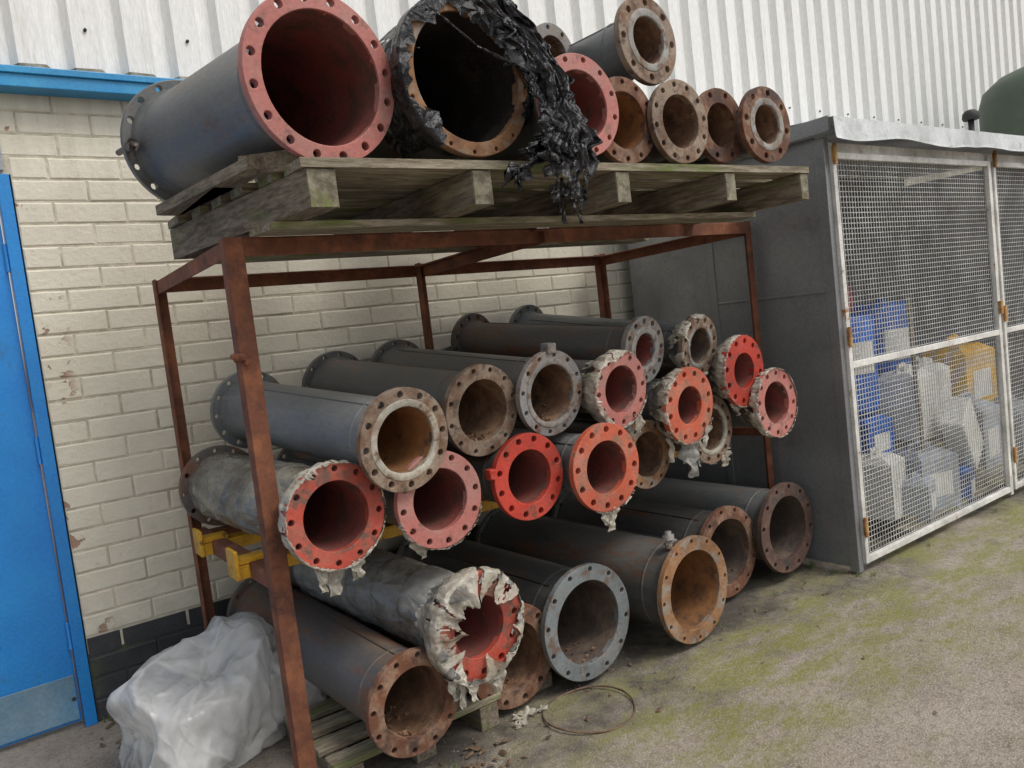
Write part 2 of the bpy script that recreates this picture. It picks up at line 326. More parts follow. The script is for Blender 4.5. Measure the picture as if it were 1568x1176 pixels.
def bodyfilm(o,mat,y0,y1,extra=.006,seed=1):
    mb=MB();br=o["br"];n=110;S=96;vs=[]
    for i in range(S):
        a=2*math.pi*i/S;ca,sa=math.cos(a),math.sin(a)
        for j in range(n):
            y=y0+(y1-y0)*j/(n-1)
            ph=(y*6+i/S)%1.0
            r=br+extra+.004*ph+.006*noise.noise(Vector((ca*3+seed,sa*3,y*9+a*.5)))+.005*abs(noise.noise(Vector((ca*4+y*4,sa*4,y*15+seed))))
            if j in(0,n-1): r=br
            vs.append((r*ca,y,r*sa))
    fs=[(i*n+j,i*n+j+1,((i+1)%S)*n+j+1,((i+1)%S)*n+j) for i in range(S) for j in range(n-1)]
    mb.add(vs,fs,0,True);return mb.obj("plastic_film_wrap",[mat],o)
# ---- middle shelf, lower row
M1=pipe((.815,2.08,-.476),(.76,3.08,-.475),.305,.66,f_red,b_brown,i_red,nh=12,seed=1)
wrap(M1,.10,m_tape,3,.10,5,0,360,.09,.30);bodyfilm(M1,m_film,.11,.97,.006,2)
M2=pipe((1.142,2.06,-.501),(1.12,3.1,-.50),.299,.64,f_pink,b_grey,i_red,seed=2)
wrap(M2,.06,m_tape,8,.0,3,190,350,.05,.15)
M3=pipe((1.50,2.08,-.507),(1.47,3.1,-.50),.292,.62,f_bright,b_grey,i_red,seed=3)
M4=pipe((1.773,2.0,-.525),(1.76,3.1,-.51),.31,.60,f_orange,b_blue,i_red,seed=4)
wrap(M4,.06,m_tape,5,.0,3,240,395,.06,.15)
M5=pipe((2.135,2.16,-.56),(2.08,3.1,-.52),.27,.66,f_orust,b_brown,i_rust,seed=5)
M6=pipe((2.504,2.15,-.524),(2.44,3.1,-.51),.287,.62,f_tan,b_brown,i_rust,ring=r_beige,seed=6)
wrap(M6,.05,m_tape,6,.0,1,160,330,.05,.1)
M7=pipe((2.818,2.05,-.46),(2.76,3.1,-.48),.294,.62,f_pink,b_grey,i_red,seed=7)
wrap(M7,.06,m_tape,7,.06,2,0,360,.03,.15)
# ---- second row
U1=pipe((1.03,2.02,-.294),(.915,3.1,-.205),.308,.64,f_tan,b_blue,i_orust,ring=r_beige,seed=8,ringr=.9)
U2=pipe((1.392,2.15,-.268),(1.29,3.12,-.17),.307,.68,f_tan,b_grey,i_rust,seed=9)
U3=pipe((1.665,2.12,-.25),(1.59,3.12,-.15),.300,.68,f_grey,b_grey,i_rust,seed=10,ring=r_grey)
U4=pipe((1.955,2.08,-.278),(1.86,3.1,-.2),.282,.62,f_pink,b_grey,i_red,seed=11)
wrap(U4,.09,m_tape,11,.30,3,50,350,.05,.35)
U5=pipe((2.288,2.06,-.389),(2.2,3.1,-.33),.300,.50,f_orange,b_grey,i_red,seed=12,bodyr=.66)
wrap(U5,.09,m_tape,12,.04,4,90,340,.09,.2)
flap_b=MB();flap(flap_b,(.0,.02,-.145),.10,.15,0,77,.2,.03);flap(flap_b,(.03,.03,-.145),.06,.12,0,79,.4,.02);flap_b.obj("torn_grey_strip",[m_filmg],U5)
U6=pipe((2.66,2.08,-.301),(2.56,3.1,-.27),.300,.50,f_bright,b_grey,i_red,seed=13,bodyr=.66)
wrap(U6,.08,m_tape,13,.02,2,60,300,.05,.2)
T1=pipe((2.167,2.15,-.154),(2.0,3.12,-.05),.263,.50,f_grey,b_brown,i_red,seed=14,bodyr=.68,ring=r_grey)
T2=pipe((2.459,2.13,-.172),(2.33,3.12,-.03),.253,.58,f_tan,b_blue,i_dark,seed=15,ring=r_grey)
wrap(T2,.06,m_tape,15,.15,1,70,300,.03,.2)
# ---- floor
B0=pipe((.945,2.0,-1.05),(.88,3.15,-1.02),.31,.68,f_rust,b_brown,i_rust,seed=16)
B1=pipe((1.158,1.95,-.88),(1.05,3.1,-.84),.331,.56,f_red,b_grey,i_red,seed=17,bodyr=.68)
wrap(B1,.13,m_filmg,24,.30,2,0,360,.06,.34);wrap(B1,.12,m_tape,21,.72,5,0,360,.08,.36,.006);bodyfilm(B1,m_filmg,.12,1.0,.008,4)
B2=pipe((1.383,2.13,-1.102),(1.36,3.1,-1.09),.351,.66,f_rust,b_brown,i_rust,seed=18)
B3=pipe((1.689,2.09,-1.074),(1.65,3.15,-1.07),.410,.72,f_blue,b_grey,i_dark,nh=12,seed=19)
B4=pipe((2.162,2.01,-1.079),(2.08,3.15,-1.07),.406,.74,f_orust,b_grey,i_orust,nh=12,seed=20)
B5=pipe((2.585,2.19,-1.076),(2.55,3.15,-1.07),.394,.72,f_rust,b_grey,i_dark,nh=12,seed=21)
B6=pipe((2.938,2.14,-1.05),(2.90,3.15,-1.05),.407,.70,f_dark,b_blue,i_dark,nh=12,seed=22)
# ---- on the timber pallet
P1=pipe((.85,1.86,.671),(.745,2.80,.735),.423,.78,f_pink,b_blue,i_red,nh=16,seed=23,th=.026,bodyr=.80,rb_back=.212)
P2=pipe((1.263,1.82,.697),(1.20,2.9,.70),.435,.82,f_orust,b_grey,m_boredark,nh=16,seed=24,th=.03,bodyr=.88)
P3=pipe((1.614,1.76,.626),(1.62,2.9,.63),.305,.68,f_pink,b_grey,i_red,seed=25)
P4=pipe((1.863,1.83,.615),(1.85,2.9,.62),.279,.66,f_rust,b_grey,i_orust,seed=26)
P5=pipe((2.095,1.80,.616),(2.08,2.9,.62),.28,.64,f_tan,b_grey,i_rust,seed=27,nh=12)
P6=pipe((2.369,1.85,.631),(2.35,2.9,.63),.268,.60,f_rust,b_grey,i_rust,seed=28,nh=8)
P7=pipe((2.54,1.78,.625),(2.56,2.9,.625),.277,.52,f_rust,b_grey,i_rust,seed=29,nh=8,ring=r_grey,bodyr=.66)
P8=pipe((2.031,1.85,.896),(1.97,2.85,.90),.29,.54,f_tan,b_blue,i_rust,seed=30,nh=8,ring=r_grey,bodyr=.68)
P9=pipe((1.86,2.14,.93),(1.78,2.9,.93),.22,.60,f_grey,b_grey,i_rust,seed=31,nh=8)
mb=MB();mb.box(-.02,.02,-.01,.03,.14,.175);mb.tube([(0,-.012,.16),(0,.035,.16)],.010,8);mb.obj("lug",[f_grey],U3,bevel=.004)
mb=MB();mb.box(-.160,-.135,.0,.03,.02,.055);mb.tube([(-.152,-.008,.037),(-.152,.035,.037)],.009,8);mb.obj("lug",[f_bright],M3,bevel=.004)
mb=MB();mb.tube([(-.06,.06,.17),(-.06,.06,.235)],.014,6);mb.tube([(-.06,.06,.205),(-.06,.06,.222)],.024,6);mb.tube([(-.085,.06,.19),(-.02,.06,.19)],.008,6);mb.obj("bolt",[f_grey],B4)
mb=MB();mb.tube([(-.20,.84,-.02),(-.20,1.02,-.02)],.010,8);mb.tube([(-.20,.87,-.02),(-.20,.895,-.02)],.021,6);mb.obj("bolt",[b_brown],P1)
for o,s in((B5,1),(B3,2),(B2,3),(U2,4),(U3,5),(B0,6)):
    mb=MB();rr=random.Random(s);rb=o["rb"]
    for q in range(45):
        a=rr.gauss(-math.pi/2,.38);y=.03+rr.random()**1.5*.4;r=rr.uniform(.004,.013);c=Vector((math.cos(a)*(rb-r*.4),y,math.sin(a)*(rb-r*.4)))
        vs=[c+Vector((rr.uniform(-1,1),rr.uniform(-1,1),rr.uniform(-1,1))).normalized()*r for _ in range(6)]
        mb.add(vs,[(0,1,2),(0,2,3),(0,3,4),(0,4,1),(5,2,1),(5,3,2),(5,4,3),(5,1,4)],0)
    mb.obj("debris",[i_rust],o)
# black polythene on P2
mb=MB();R=.2175
def crum(p,a=.02,f=7):
    d=noise.voronoi(p*f)[0];e=noise.voronoi(p*f*2.3)[0];return a*(-(d[1]-d[0])*1.5+.8-.4*(e[1]-e[0]))
S=240;K=36;vs=[]
for i in range(S+1):
    a=math.radians(-30+(268)*i/S);ca,sa=math.cos(a),math.sin(a)
    n3=noise.noise(Vector((ca*9,sa*9,4)))
    for j in range(K):
        t=j/(K-1)
        nn=noise.noise(Vector((ca*2.4,sa*2.4,2.2)))
        if t<.55: y=.22*(1-t/.55)-.008;r=R+.005-(.018 if y>.05 else 0)
        else: y=-.008;r=R-(t-.55)/.45*(.026+.06*nn+.02*n3+(.035 if sa>.3 else 0)-(.012 if ca<-.5 else 0))
        p=Vector((r*ca,y,r*sa));q=abs(crum(p,.011,7));r2=r+q*.8+.002;vs.append((r2*ca,y-q*.7,r2*sa))
fs=[(i*K+j,i*K+j+1,(i+1)*K+j+1,(i+1)*K+j) for i in range(S) for j in range(K-1) if noise.noise(Vector((i*.045,j*.09,3)))+.25*noise.noise(Vector((i*.3,j*.4,3)))<.45]
mb.add(vs,fs,0,True)
def drape(path,widths,seed,n=120,k=60,amp=.015,hole=.46,hang=.09):
    pts=[Vector(p) for p in path];vs=[];m=len(pts)-1
    for i in range(n):
        t=i/(n-1)*m;q=min(int(t),m-1);u=t-q;c=pts[q].lerp(pts[q+1],u);w=widths[q]*(1-u)+widths[q+1]*u
        w*=1+.35*noise.noise(Vector((t*2.0,seed,0)))
        for j in range(k):
            s=j/(k-1)-.5
            p=c+Vector((s*w,-.02*math.cos(s*3.1),0))
            edge=abs(s)*2
            p.x+=.03*noise.noise(Vector((t*1.6,seed,5)))+.035*edge*noise.noise(Vector((t*5,seed+(1 if s>0 else 7),2)))
            fold=noise.noise(Vector((s*6,t*.7,seed*2)))+.6*noise.noise(Vector((s*15,t*1.1,seed)))
            pc_=Vector((p.x+seed,p.y,p.z*.6))
            p.y-=.030*(fold+.4)+abs(crum(pc_,amp,8))*.8
            p.z+=hang*noise.noise(Vector((s*9,seed,1)))*max(0,(i-n*.7)/(n*.3))
            vs.append(p)
    fs=[(i*k+j,i*k+j+1,(i+1)*k+j+1,(i+1)*k+j) for i in range(n-1) for j in range(k-1) if noise.noise(Vector((i*.05,j*.08,seed*3)))+.2*noise.noise(Vector((i*.15,j*.35,seed)))<hole-(.35 if i>n-14 else 0)]
    mb.add(vs,fs,0,True)
c=Vector((1.263,1.82,.697))
def rel(*p): return [Vector(q)-c for q in p]
drape(rel((1.31,1.80,.925),(1.40,1.77,.82),(1.455,1.73,.69),(1.49,1.71,.56),(1.50,1.71,.45),(1.48,1.72,.355)),[.13,.14,.14,.18,.22,.14],1)
drape(rel((1.38,1.79,.86),(1.45,1.74,.74),(1.48,1.71,.62),(1.46,1.70,.52),(1.45,1.705,.42)),[.08,.10,.10,.14,.10],2,90,40)
drape(rel((1.44,1.73,.52),(1.39,1.735,.47),(1.34,1.745,.435),(1.30,1.755,.40)),[.11,.10,.08,.05],3,50,24,.012,.5)
mb.tube(rel((1.13,1.79,.86),(1.2,1.79,.82),(1.28,1.785,.77),(1.35,1.77,.74),(1.42,1.74,.70)),[.003,.004,.003,.005,.007],6,0,False)
for q in range(7): flap(mb,tuple(Vector((1.42+.02*q,1.70,.38+.01*(q%3)))-c),.014,.05+.04*(q%3),0,q+50)
mb.obj("black_polythene_sheet",[m_black],P2)
# rack
rk=MB();T=.006;W=.045
Zt=H+.33
FL=(.66,2.2);FR=(3.125,2.34);BL=(.655,3.1);BR=(2.93,3.2);BM=(1.757,3.12)
def post(x,y,z0,z1,sx,sy,w=W):
    rk.box(min(x,x+sx*w),max(x,x+sx*w),min(y,y+sy*T),max(y,y+sy*T),z0,z1)
    rk.box(min(x,x+sx*T),max(x,x+sx*T),min(y+sy*T,y+sy*w),max(y+sy*T,y+sy*w),z0,z1)
post(FL[0]-.02,FL[1]-.02,0,Zt,1,1,.052);post(FR[0]+.015,FR[1],0,Zt+.03,-1,1,.04);post(BL[0]-.02,BL[1]+.02,0,Zt-.01,1,-1);post(BR[0]+.02,BR[1],0,Zt,-1,-1);post(BM[0],BM[1]+.02,0,Zt,1,-1)
def angle(p0,p1,side,w=W):
    p0=Vector(p0);p1=Vector(p1);sd=Vector(side)
    rk.beam(p0-Vector((0,0,w/2)),p1-Vector((0,0,w/2)),T,w)
    rk.beam(p0+sd*(w/2)+Vector((0,0,.001)),p1+sd*(w/2)+Vector((0,0,.001)),w,T)
angle((FL[0]-.01,FL[1]-.012,Zt-.004),(FR[0],FR[1]+.004,Zt+.022),(0,1,0),.05)
angle((BL[0],BL[1],Zt-.014),(BR[0],BR[1]-.01,Zt-.014),(0,-1,0))
angle((FL[0]-.01,FL[1],Zt-.008),(BL[0]-.01,BL[1],Zt-.02),(1,0,0))
angle((FR[0],FR[1]+.02,Zt+.01),(BR[0],BR[1],Zt-.02),(-1,0,0))
angle((1.8,2.23,Zt+.0),(BM[0]+.02,BM[1],Zt-.02),(-1,0,0))
Zs=.672
angle((FL[0]-.012,FL[1],Zs),(BL[0]-.012,BL[1],Zs),(1,0,0));angle((FR[0],FR[1]+.03,Zs),(BR[0],BR[1],Zs),(-1,0,0));angle((BL[0],BL[1]-.01,Zs-.01),(BR[0],BR[1]-.02,Zs-.01),(0,-1,0))
angle((BM[0],2.4,Zs-.03),(BM[0],BM[1],Zs-.03),(1,0,0))
rk.tube([(.63,2.19,1.30),(.652,2.165,1.30)],.013,6);rk.tube([(.625,2.17,1.30),(.612,2.16,1.305)],.008,8);rk.tube([(.655,2.185,1.285),(.655,2.165,1.285)],.011,6)
rack=rk.obj("steel_storage_rack",[m_rack],bevel=.002)
yb=MB()
for y,x1,zz in((2.44,2.86,.664),(2.86,3.08,.664)):
    yb.box(.60,x1,y-.035,y+.035,zz,zz+.006);yb.box(.60,x1,y-.035,y-.029,zz-.035,zz);yb.box(.60,x1,y+.029,y+.035,zz-.035,zz)
    yb.box(.615,.70,y-.03,y+.03,.672,.69);yb.box(.60,.612,y-.045,y+.045,.63,.72)
yb.obj("yellow_support_beam",[m_yellow],rack,bevel=.002)
# timber pallet
pl=MB();zt=H+.468;zb=H+.345
def front(x): return 1.84-.092*(x-.752)/1.983
rr=random.Random(4)
ys=[(1.84,1.955),(1.99,2.10),(2.14,2.25),(2.30,2.40),(2.45,2.55),(2.60,2.74)]
for i,(y0,y1) in enumerate(ys):
    xl=.752-.128*(y0-1.84)/.9-rr.uniform(0,.012);xr=2.735+rr.uniform(-.01,.02)
    dz=rr.uniform(-.002,.003)
    sk=.092*(1-i/6)
    NN=14
    for q in range(NN):
        xa=xl+(xr-xl)*q/NN;xb=xl+(xr-xl)*(q+1)/NN
        ja=.004*noise.noise(Vector((xa*6,i,0)));jb=.004*noise.noise(Vector((xb*6,i,0)))
        if q==NN-1: jb=0
        sa_=sk*(xa-xl)/(xr-xl);sb_=sk*(xb-xl)/(xr-xl)
        vb=[(xa,y0-sa_+ja,zt-.024+dz),(xb,y0-sb_+jb,zt-.024+dz),(xb,y1-sb_,zt-.024+dz),(xa,y1-sa_,zt-.024+dz)]
        o_=len(pl.v);pl.v+=[tuple(a) for a in vb]+[(a,b,c_+.024+(ja if k in(0,3) else jb)*.5) for k,(a,b,c_) in enumerate(vb)]
        F=[(3,2,1,0),(4,5,6,7),(0,1,5,4),(2,3,7,6)]
        if q==0:F.append((3,0,4,7))
        if q==NN-1:F.append((1,2,6,5))
        for f_ in F: pl.f.append(tuple(o_+a for a in f_));pl.m.append(0);pl.s.append(False)
for i,(xf,xw) in enumerate([(.762,.078),(1.235,.065),(1.76,.06),(2.262,.055),(2.675,.05)]):
    off=-.128 if i==0 else -.03
    y0=front(xf)+.006;z1=zt-.026;z0=zb
    vb=[(xf,y0,z0),(xf+xw,y0,z0),(xf+xw+off,2.73,z0),(xf+off,2.73,z0)]
    pl.hexa(vb,[(a,b,z1) for a,b,_ in vb],1)
    pl.box(xf+.002,xf+xw-.002,y0-.003,y0+.004,z0+.002,z1-.002,2)
for y0,y1 in((2.02,2.14),(2.38,2.52),(2.62,2.73)):
    pl.hexa([(.72,y0,zb-.022),(2.72,y0-.02,zb-.022),(2.72,y1-.02,zb-.022),(.70,y1,zb-.022)],[(.72,y0,zb-.002),(2.72,y0-.02,zb-.002),(2.72,y1-.02,zb-.002),(.70,y1,zb-.002)],0)
pl.box(.64,.70,2.2,2.6,zt+.001,zt+.03,1);pl.beam((.70,1.98,zt+.016),(.61,2.62,zt+.016),.07,.03,1);pl.beam((.80,1.93,zt+.015),(.68,2.05,zt+.02),.05,.05,1)
pl.obj("timber_pallet",[woodX,woodY,woodE])
pl=MB()
for x in(.74,.98,1.22): pl.box(x,x+.07,2.12,3.05,.0,.08,1)
for i in range(8): y=2.12+i*.12;pl.box(.72,1.31,y,y+.075,.082,.102,0)
pl.box(1.5,1.58,2.2,3.0,0,.05,1);pl.box(2.42,2.5,2.2,2.9,0,.06,1)
pl.obj("timber_pallet",[woodX,woodY,woodE],bevel=.003)
# ------------------------------------------------------------------ building
def empty(n):
    e=bpy.data.objects.new(n,None);bpy.context.collection.objects.link(e);return e
bld=empty("industrial_building")
wb=MB();mb=MB();rr=random.Random(11);ch=.081;bw=.242
def brick(mbb,x0,x1,z0,z1,mi):
    g=.003;y=3.3+rr.uniform(-.0012,.002);e=.005;yy=3.306
    o=[(x0+g,z0+g),(x1-g,z0+g),(x1-g,z1-g),(x0+g,z1-g)]
    j=lambda:rr.uniform(-.0012,.0012)
    inn=[(x0+g+e+j(),z0+g+e+j()),(x1-g-e+j(),z0+g+e+j()),(x1-g-e+j(),z1-g-e+j()),(x0+g+e+j(),z1-g-e+j())]
    vs=[(a,yy,b) for a,b in o]+[(a,y+.003,b) for a,b in o]+[(a,y+rr.uniform(-.0008,.0008),b) for a,b in inn]
    mbb.add(vs,[(8,9,10,11)]+[(4+i,4+(i+1)%4,8+(i+1)%4,8+i) for i in range(4)]+[(i,(i+1)%4,4+(i+1)%4,4+i) for i in range(4)],mi)
row=0;z=.003
while z<2.33:
    xs=.255 if z<2.04 else -2.
    x=xs-( (row%2)*bw/2 )
    while x<3.7:
        a=max(x,xs);b=x+bw
        if b-a>.03: brick(wb,a,b,z,z+ch,1 if z<.26 else 0)
        x+=bw
    z+=ch;row+=1
wb.obj("painted_bricks",[m_brick,m_plinth],bld)
mb.box(.258,12,3.3032,3.5,0,2.42);mb.box(-3,.258,3.3032,3.5,2.045,2.42);mb.obj("wall_mortar",[m_mortar],bld)
mb=MB();mb.box(.2552,3.6,3.302,3.3045,0,.262);mb.obj("plinth_mortar",[m_plinth],bld)
mb=MB();mb.box(-1.6,.205,3.325,3.37,.02,2.0,0);mb.box(.212,.252,3.292,3.40,0,2.045,0);mb.box(-1.6,.212,3.30,3.4,2.005,2.045,0)
mb.box(-1.6,.2,3.318,3.324,.03,.20,1)
for zz in(.3,1.0,1.7): mb.tube([(.207,3.315,zz),(.207,3.315,zz+.10)],.008,8,0)
mb.tube([(.19,3.316,.11),(.19,3.32,.11)],.006,8,3)
mb.obj("steel_door",[m_blue,m_kick,m_lintel,m_black2],bld,bevel=.002)
mb=MB();mb.box(-2,.24,3.285,3.2985,2.055,2.25,0);mb.obj("lintel",[m_lintel],bld,bevel=.004)
mb=MB();mb.box(-2,12,3.21,3.30,2.33,2.395,0);mb.box(-2,12,3.20,3.2085,2.375,2.40,0);mb.obj("blue_flashing",[m_bluef],bld,bevel=.003)
mb=MB();pitch=.18;prof=[];x=-2.0
while x<15:
    for dx,dy in((0,0),(.078,0),(.100,.044),(.150,.044),(.172,0)): prof.append((x+dx,3.235+dy))
    x+=pitch
zs=[2.415,3.9,5.6,8.0];
n=len(prof)
vs=[(a,b,z) for z in zs for k,(a,b) in enumerate(prof)]
mb.add(vs,[(k*n+i,k*n+i+1,(k+1)*n+i+1,(k+1)*n+i) for k in range(len(zs)-1) for i in range(n-1)],0)
mb.obj("corrugated_cladding",[m_clad],bld)
mb=MB();vs=[]
for a,b in prof:
    for dz,dy in((.006+.006*noise.noise(Vector((a*20,0,0))),-.004),(-.012+.01*noise.noise(Vector((a*35,0,0))),-.006),(-.012,.012)): vs.append((a,b+dy,2.415+dz))
mb.add(vs,[(i*3+j,i*3+j+1,i*3+j+4,i*3+j+3) for i in range(n-1) for j in(0,1)],0);mb.obj("mossy_sheet_edge",[m_mossy],bld)
mb=MB()
for i in range(60):
    x=-2+i*pitch*1+.04
    for zz in(2.56,4.0):
        if (i%2==0): mb.tube([(x,3.235,zz),(x,3.226,zz)],.006,8)
mb.obj("cladding_screws",[m_black2],bld)
mb=MB();mb.box(-2,15,3.36,3.5,2.4,8);mb.obj("wall_backing",[m_mortar],bld)
# ------------------------------------------------------------------ cage
cg=empty("wire_mesh_storage_cage");X0=3.18;X1=6.25;Yc=1.945;Zr=H+.60
mb=MB()
mb.box(X0-.012,X0,Yc+.05,2.62,.03,Zr+.06,0);mb.box(X0-.012,X0,2.622,3.2,.03,Zr+.06,0)
mb.box(X0-.016,X0+.02,Yc+.004,Yc+.05,.01,Zr+.05,0)
mb.box(X0-.018,X0-.0125,2.60,2.645,.03,Zr+.05,0)
mb.box(X0-.018,X0-.0125,Yc+.052,2.598,1.28,1.292,0)
mb.box(X0,X1-.011,3.18,3.2,.03,Zr+.18,0);mb.box(X1-.01,X1,Yc+.03,3.2,.03,Zr+.125,0)
mb.obj("side_panel",[m_panel],cg,bevel=.003)
mb=MB();N=60;vs=[]
for i in range(N+1):
    x=X0-.05+(X1+.1-X0)*i/N;w=.006*noise.noise(Vector((x*3.1,1,0)))+.004*noise.noise(Vector((x*9,3,0)))
    d=.022*noise.noise(Vector((x*2.3,7,0)))
    vs+=[(x,Yc-.078+w*2,H+.628+d),(x,Yc-.075+w,H+.64+d),(x,Yc-.07+w,H+.715),(x,Yc+.2,H+.735),(x,3.22,H+.79)]
mb.add(vs,[(i*5+j,i*5+j+1,i*5+j+6,i*5+j+5) for i in range(N) for j in range(4)],0,False)
mb.box(X0-.055,X0-.045,Yc-.05,3.2,H+.66,H+.725,1)
o=mb.obj("roof",[m_galv,m_panel],cg);s=o.modifiers.new("t",'SOLIDIFY');s.thickness=.003
fr=MB();ph=MB()
def fpanel(xa,xb):
    y0,y1=Yc-.012,Yc+.012;w=.028
    zb_,zt_=.045,H+.585;zm=H-.352
    fr.box(xa,xa+w,y0,y1,zb_,zt_);fr.box(xb-w,xb,y0,y1,zb_,zt_)
    for z0,z1 in((zb_,zb_+w),(zm-w/2,zm+w/2),(zt_-w,zt_)): fr.box(xa+w,xb-w,y0+.001,y1-.001,z0,z1)
    p=.0235;x=xa+w
    while x<xb-w: ph.box(x,x+.0030,Yc+.0125,Yc+.0145,zb_+w,zt_-w);x+=p
    z=zb_+w
    while z<zt_-w: ph.box(xa+w,xb-w,Yc+.0148,Yc+.017,z,z+.0030);z+=p
fpanel(3.20,4.72);fpanel(4.755,6.22)
fr.box(4.722,4.752,Yc-.002,Yc+.03,.02,H+.61);fr.box(X0+.021,X1,Yc+.0202,Yc+.05,H+.59,H+.635)
fr.obj("door_frame",[m_frame],cg,bevel=.002);ph.obj("wire_mesh",[m_wire],cg)
mb=MB()
for x,z in((3.205,H+.53),(3.205,H-.27),(3.205,.17),(4.757,H+.55),(4.757,H-.3),(4.757,.2)): mb.tube([(x,Yc-.022,z),(x,Yc-.022,z+.09)],.009,8);mb.box(x-.012,x+.02,Yc-.016,Yc-.0125,z+.01,z+.08)
mb.box(4.69,4.715,Yc-.03,Yc-.0125,H-.25,H-.18)
mb.obj("hinges",[m_hinge],cg)
def drum(x,y,z,r,h,mat,lab=None):
    mb=MB();mb.rev([(.001,0),(r*.96,0),(r,.02),(r,h*.3),(r*1.025,h*.32),(r,h*.35),(r,h*.64),(r*1.025,h*.66),(r,h*.69),(r,h-.03),(r*.95,h),(r*.93,h-.006),(.001,h-.006)],40,0,True,'Z')
    mb.rev([(.001,h+.02),(.03,h+.02),(.03,h-.01)],16,0,True,'Z',(r*.5,0,0))
    if lab:
        vs=[];
        for i in range(7):
            a=math.radians(225+8*i)
            vs+=[(r*1.03*math.cos(a),r*1.03*math.sin(a),h*.40),(r*1.03*math.cos(a),r*1.03*math.sin(a),h*.72)]
        mb.add(vs,[(2*i,2*i+2,2*i+3,2*i+1) for i in range(6)],1)
    return mb.obj("plastic_drum",[mat,m_white],None,(x,y,z))
def jerry(x,y,z,w,d,h,mat,rot=0,name="jerrycan"):
    mb=MB();c=.12*min(w,d)
    mb.box(-w/2,w/2,-d/2,d/2,0,h*.82);mb.hexa([(-w/2,-d/2,h*.8201),(w/2,-d/2,h*.8201),(w/2,d/2,h*.8201),(-w/2,d/2,h*.8201)],[(-w*.38,-d*.3,h*.92),(w*.3,-d*.3,h*.92),(w*.3,d*.3,h*.92),(-w*.38,d*.3,h*.92)])
    mb.tube([(w*.18,0,h*.92),(w*.18,0,h*1.0)],w*.1,10,0);mb.tube([(-w*.3,0,h*.9),(-w*.28,0,h*1.0),(0,0,h*1.02),(w*.05,0,h*.9)],w*.05,8,0)
    mb.box(-w*.3,w*.3,-d/2-.002,-d/2-.0005,h*.25,h*.6,1)
    o=mb.obj(name,[mat,m_white],None,(x,y,z),None,.012);o.rotation_euler=(0,0,rot);return o
drum(3.95,2.45,.62,.19,.52,m_drum,True);drum(4.50,2.55,.62,.20,.56,m_drum,True);drum(4.98,2.85,.5,.2,.5,m_drum,True)
jerry(3.95,2.35,.331,.26,.22,.28,m_drum);jerry(4.30,2.28,.42,.28,.24,.40,m_white,.1);jerry(4.62,2.36,.40,.24,.22,.42,m_white,-.1)
jerry(3.80,2.20,.10,.22,.22,.34,m_white,.2);jerry(4.15,2.15,.05,.28,.24,.36,m_greyp,-.2);jerry(3.95,2.08,.05,.2,.16,.24,m_greyp,.3)
jerry(5.40,2.50,.35,.42,.3,.52,m_yelp,.0,"yellow_container");jerry(5.45,2.25,.05,.42,.3,.42,m_greyp,.1)
jerry(5.0,2.28,.05,.3,.28,.50,m_greyp,.1);jerry(4.98,2.5,.42,.26,.2,.36,m_white,.1);jerry(4.45,2.12,.0,.2,.18,.26,m_drum,.3)
mb=MB();mb.box(-.10,.10,-.06,.06,0,.42);o=mb.obj("polystyrene_block",[m_white],None,(4.60,2.10,.26),bevel=.01);o.rotation_euler=(.1,-.75,.1)
mb=MB();mb.box(3.5,5.6,2.4,3.05,.30,.33);[mb.box(x,x+.05,2.4,3.0,0,.2999) for x in(3.5,4.2,4.9,5.55)];mb.obj("storage_shelf",[woodX],bevel=.003)
mb=MB()
for i in range(7): mb.beam((3.7+.1*i,2.03+.05*i,.05+.035*i),(5.7,2.13+.05*i,.07+.04*i),.09,.03)
mb.obj("stacked_planks",[woodX],bevel=.002)
mb=MB();mb.tube([(3.95,2.72,0),(3.95,2.72,1.9)],.022,10);mb.obj("grey_standpipe",[m_galv])
mb=MB();mb.tube([(4.1,2.1,.3),(4.25,2.2,1.2)],.012,8);mb.obj("broom_handle",[woodY])
mb=MB();mb.rev([(.001,0),(.07,0),(.075,.03),(.07,.15),(.03,.18),(.001,.18)],20,0,True,'Z');mb.obj("red_container",[m_redp],None,(4.0,2.45,1.145))
mb=MB();mb.tube([(0,0,0),(0,0,.30)],.018,10);mb.rev([(.001,.335),(.03,.33),(.048,.31),(.052,.28),(.045,.265),(.02,.27)],20,0,True,'Z');mb.obj("roof_vent",[m_black2],None,(5.62,2.4,H+.72))
mb=MB();prof=[(.001,2.84),(.2,2.825),(.36,2.77),(.47,2.68),(.5,2.58),(.5,2.2),(.51,2.18),(.5,2.16),(.5,.0)]
mb.rev(prof,48,0,True,'Z');mb.rev([(.001,2.95),(.08,2.95),(.08,2.82)],16,0,True,'Z');mb.obj("green_storage_tank",[m_green],None,(7.15,2.45,0))
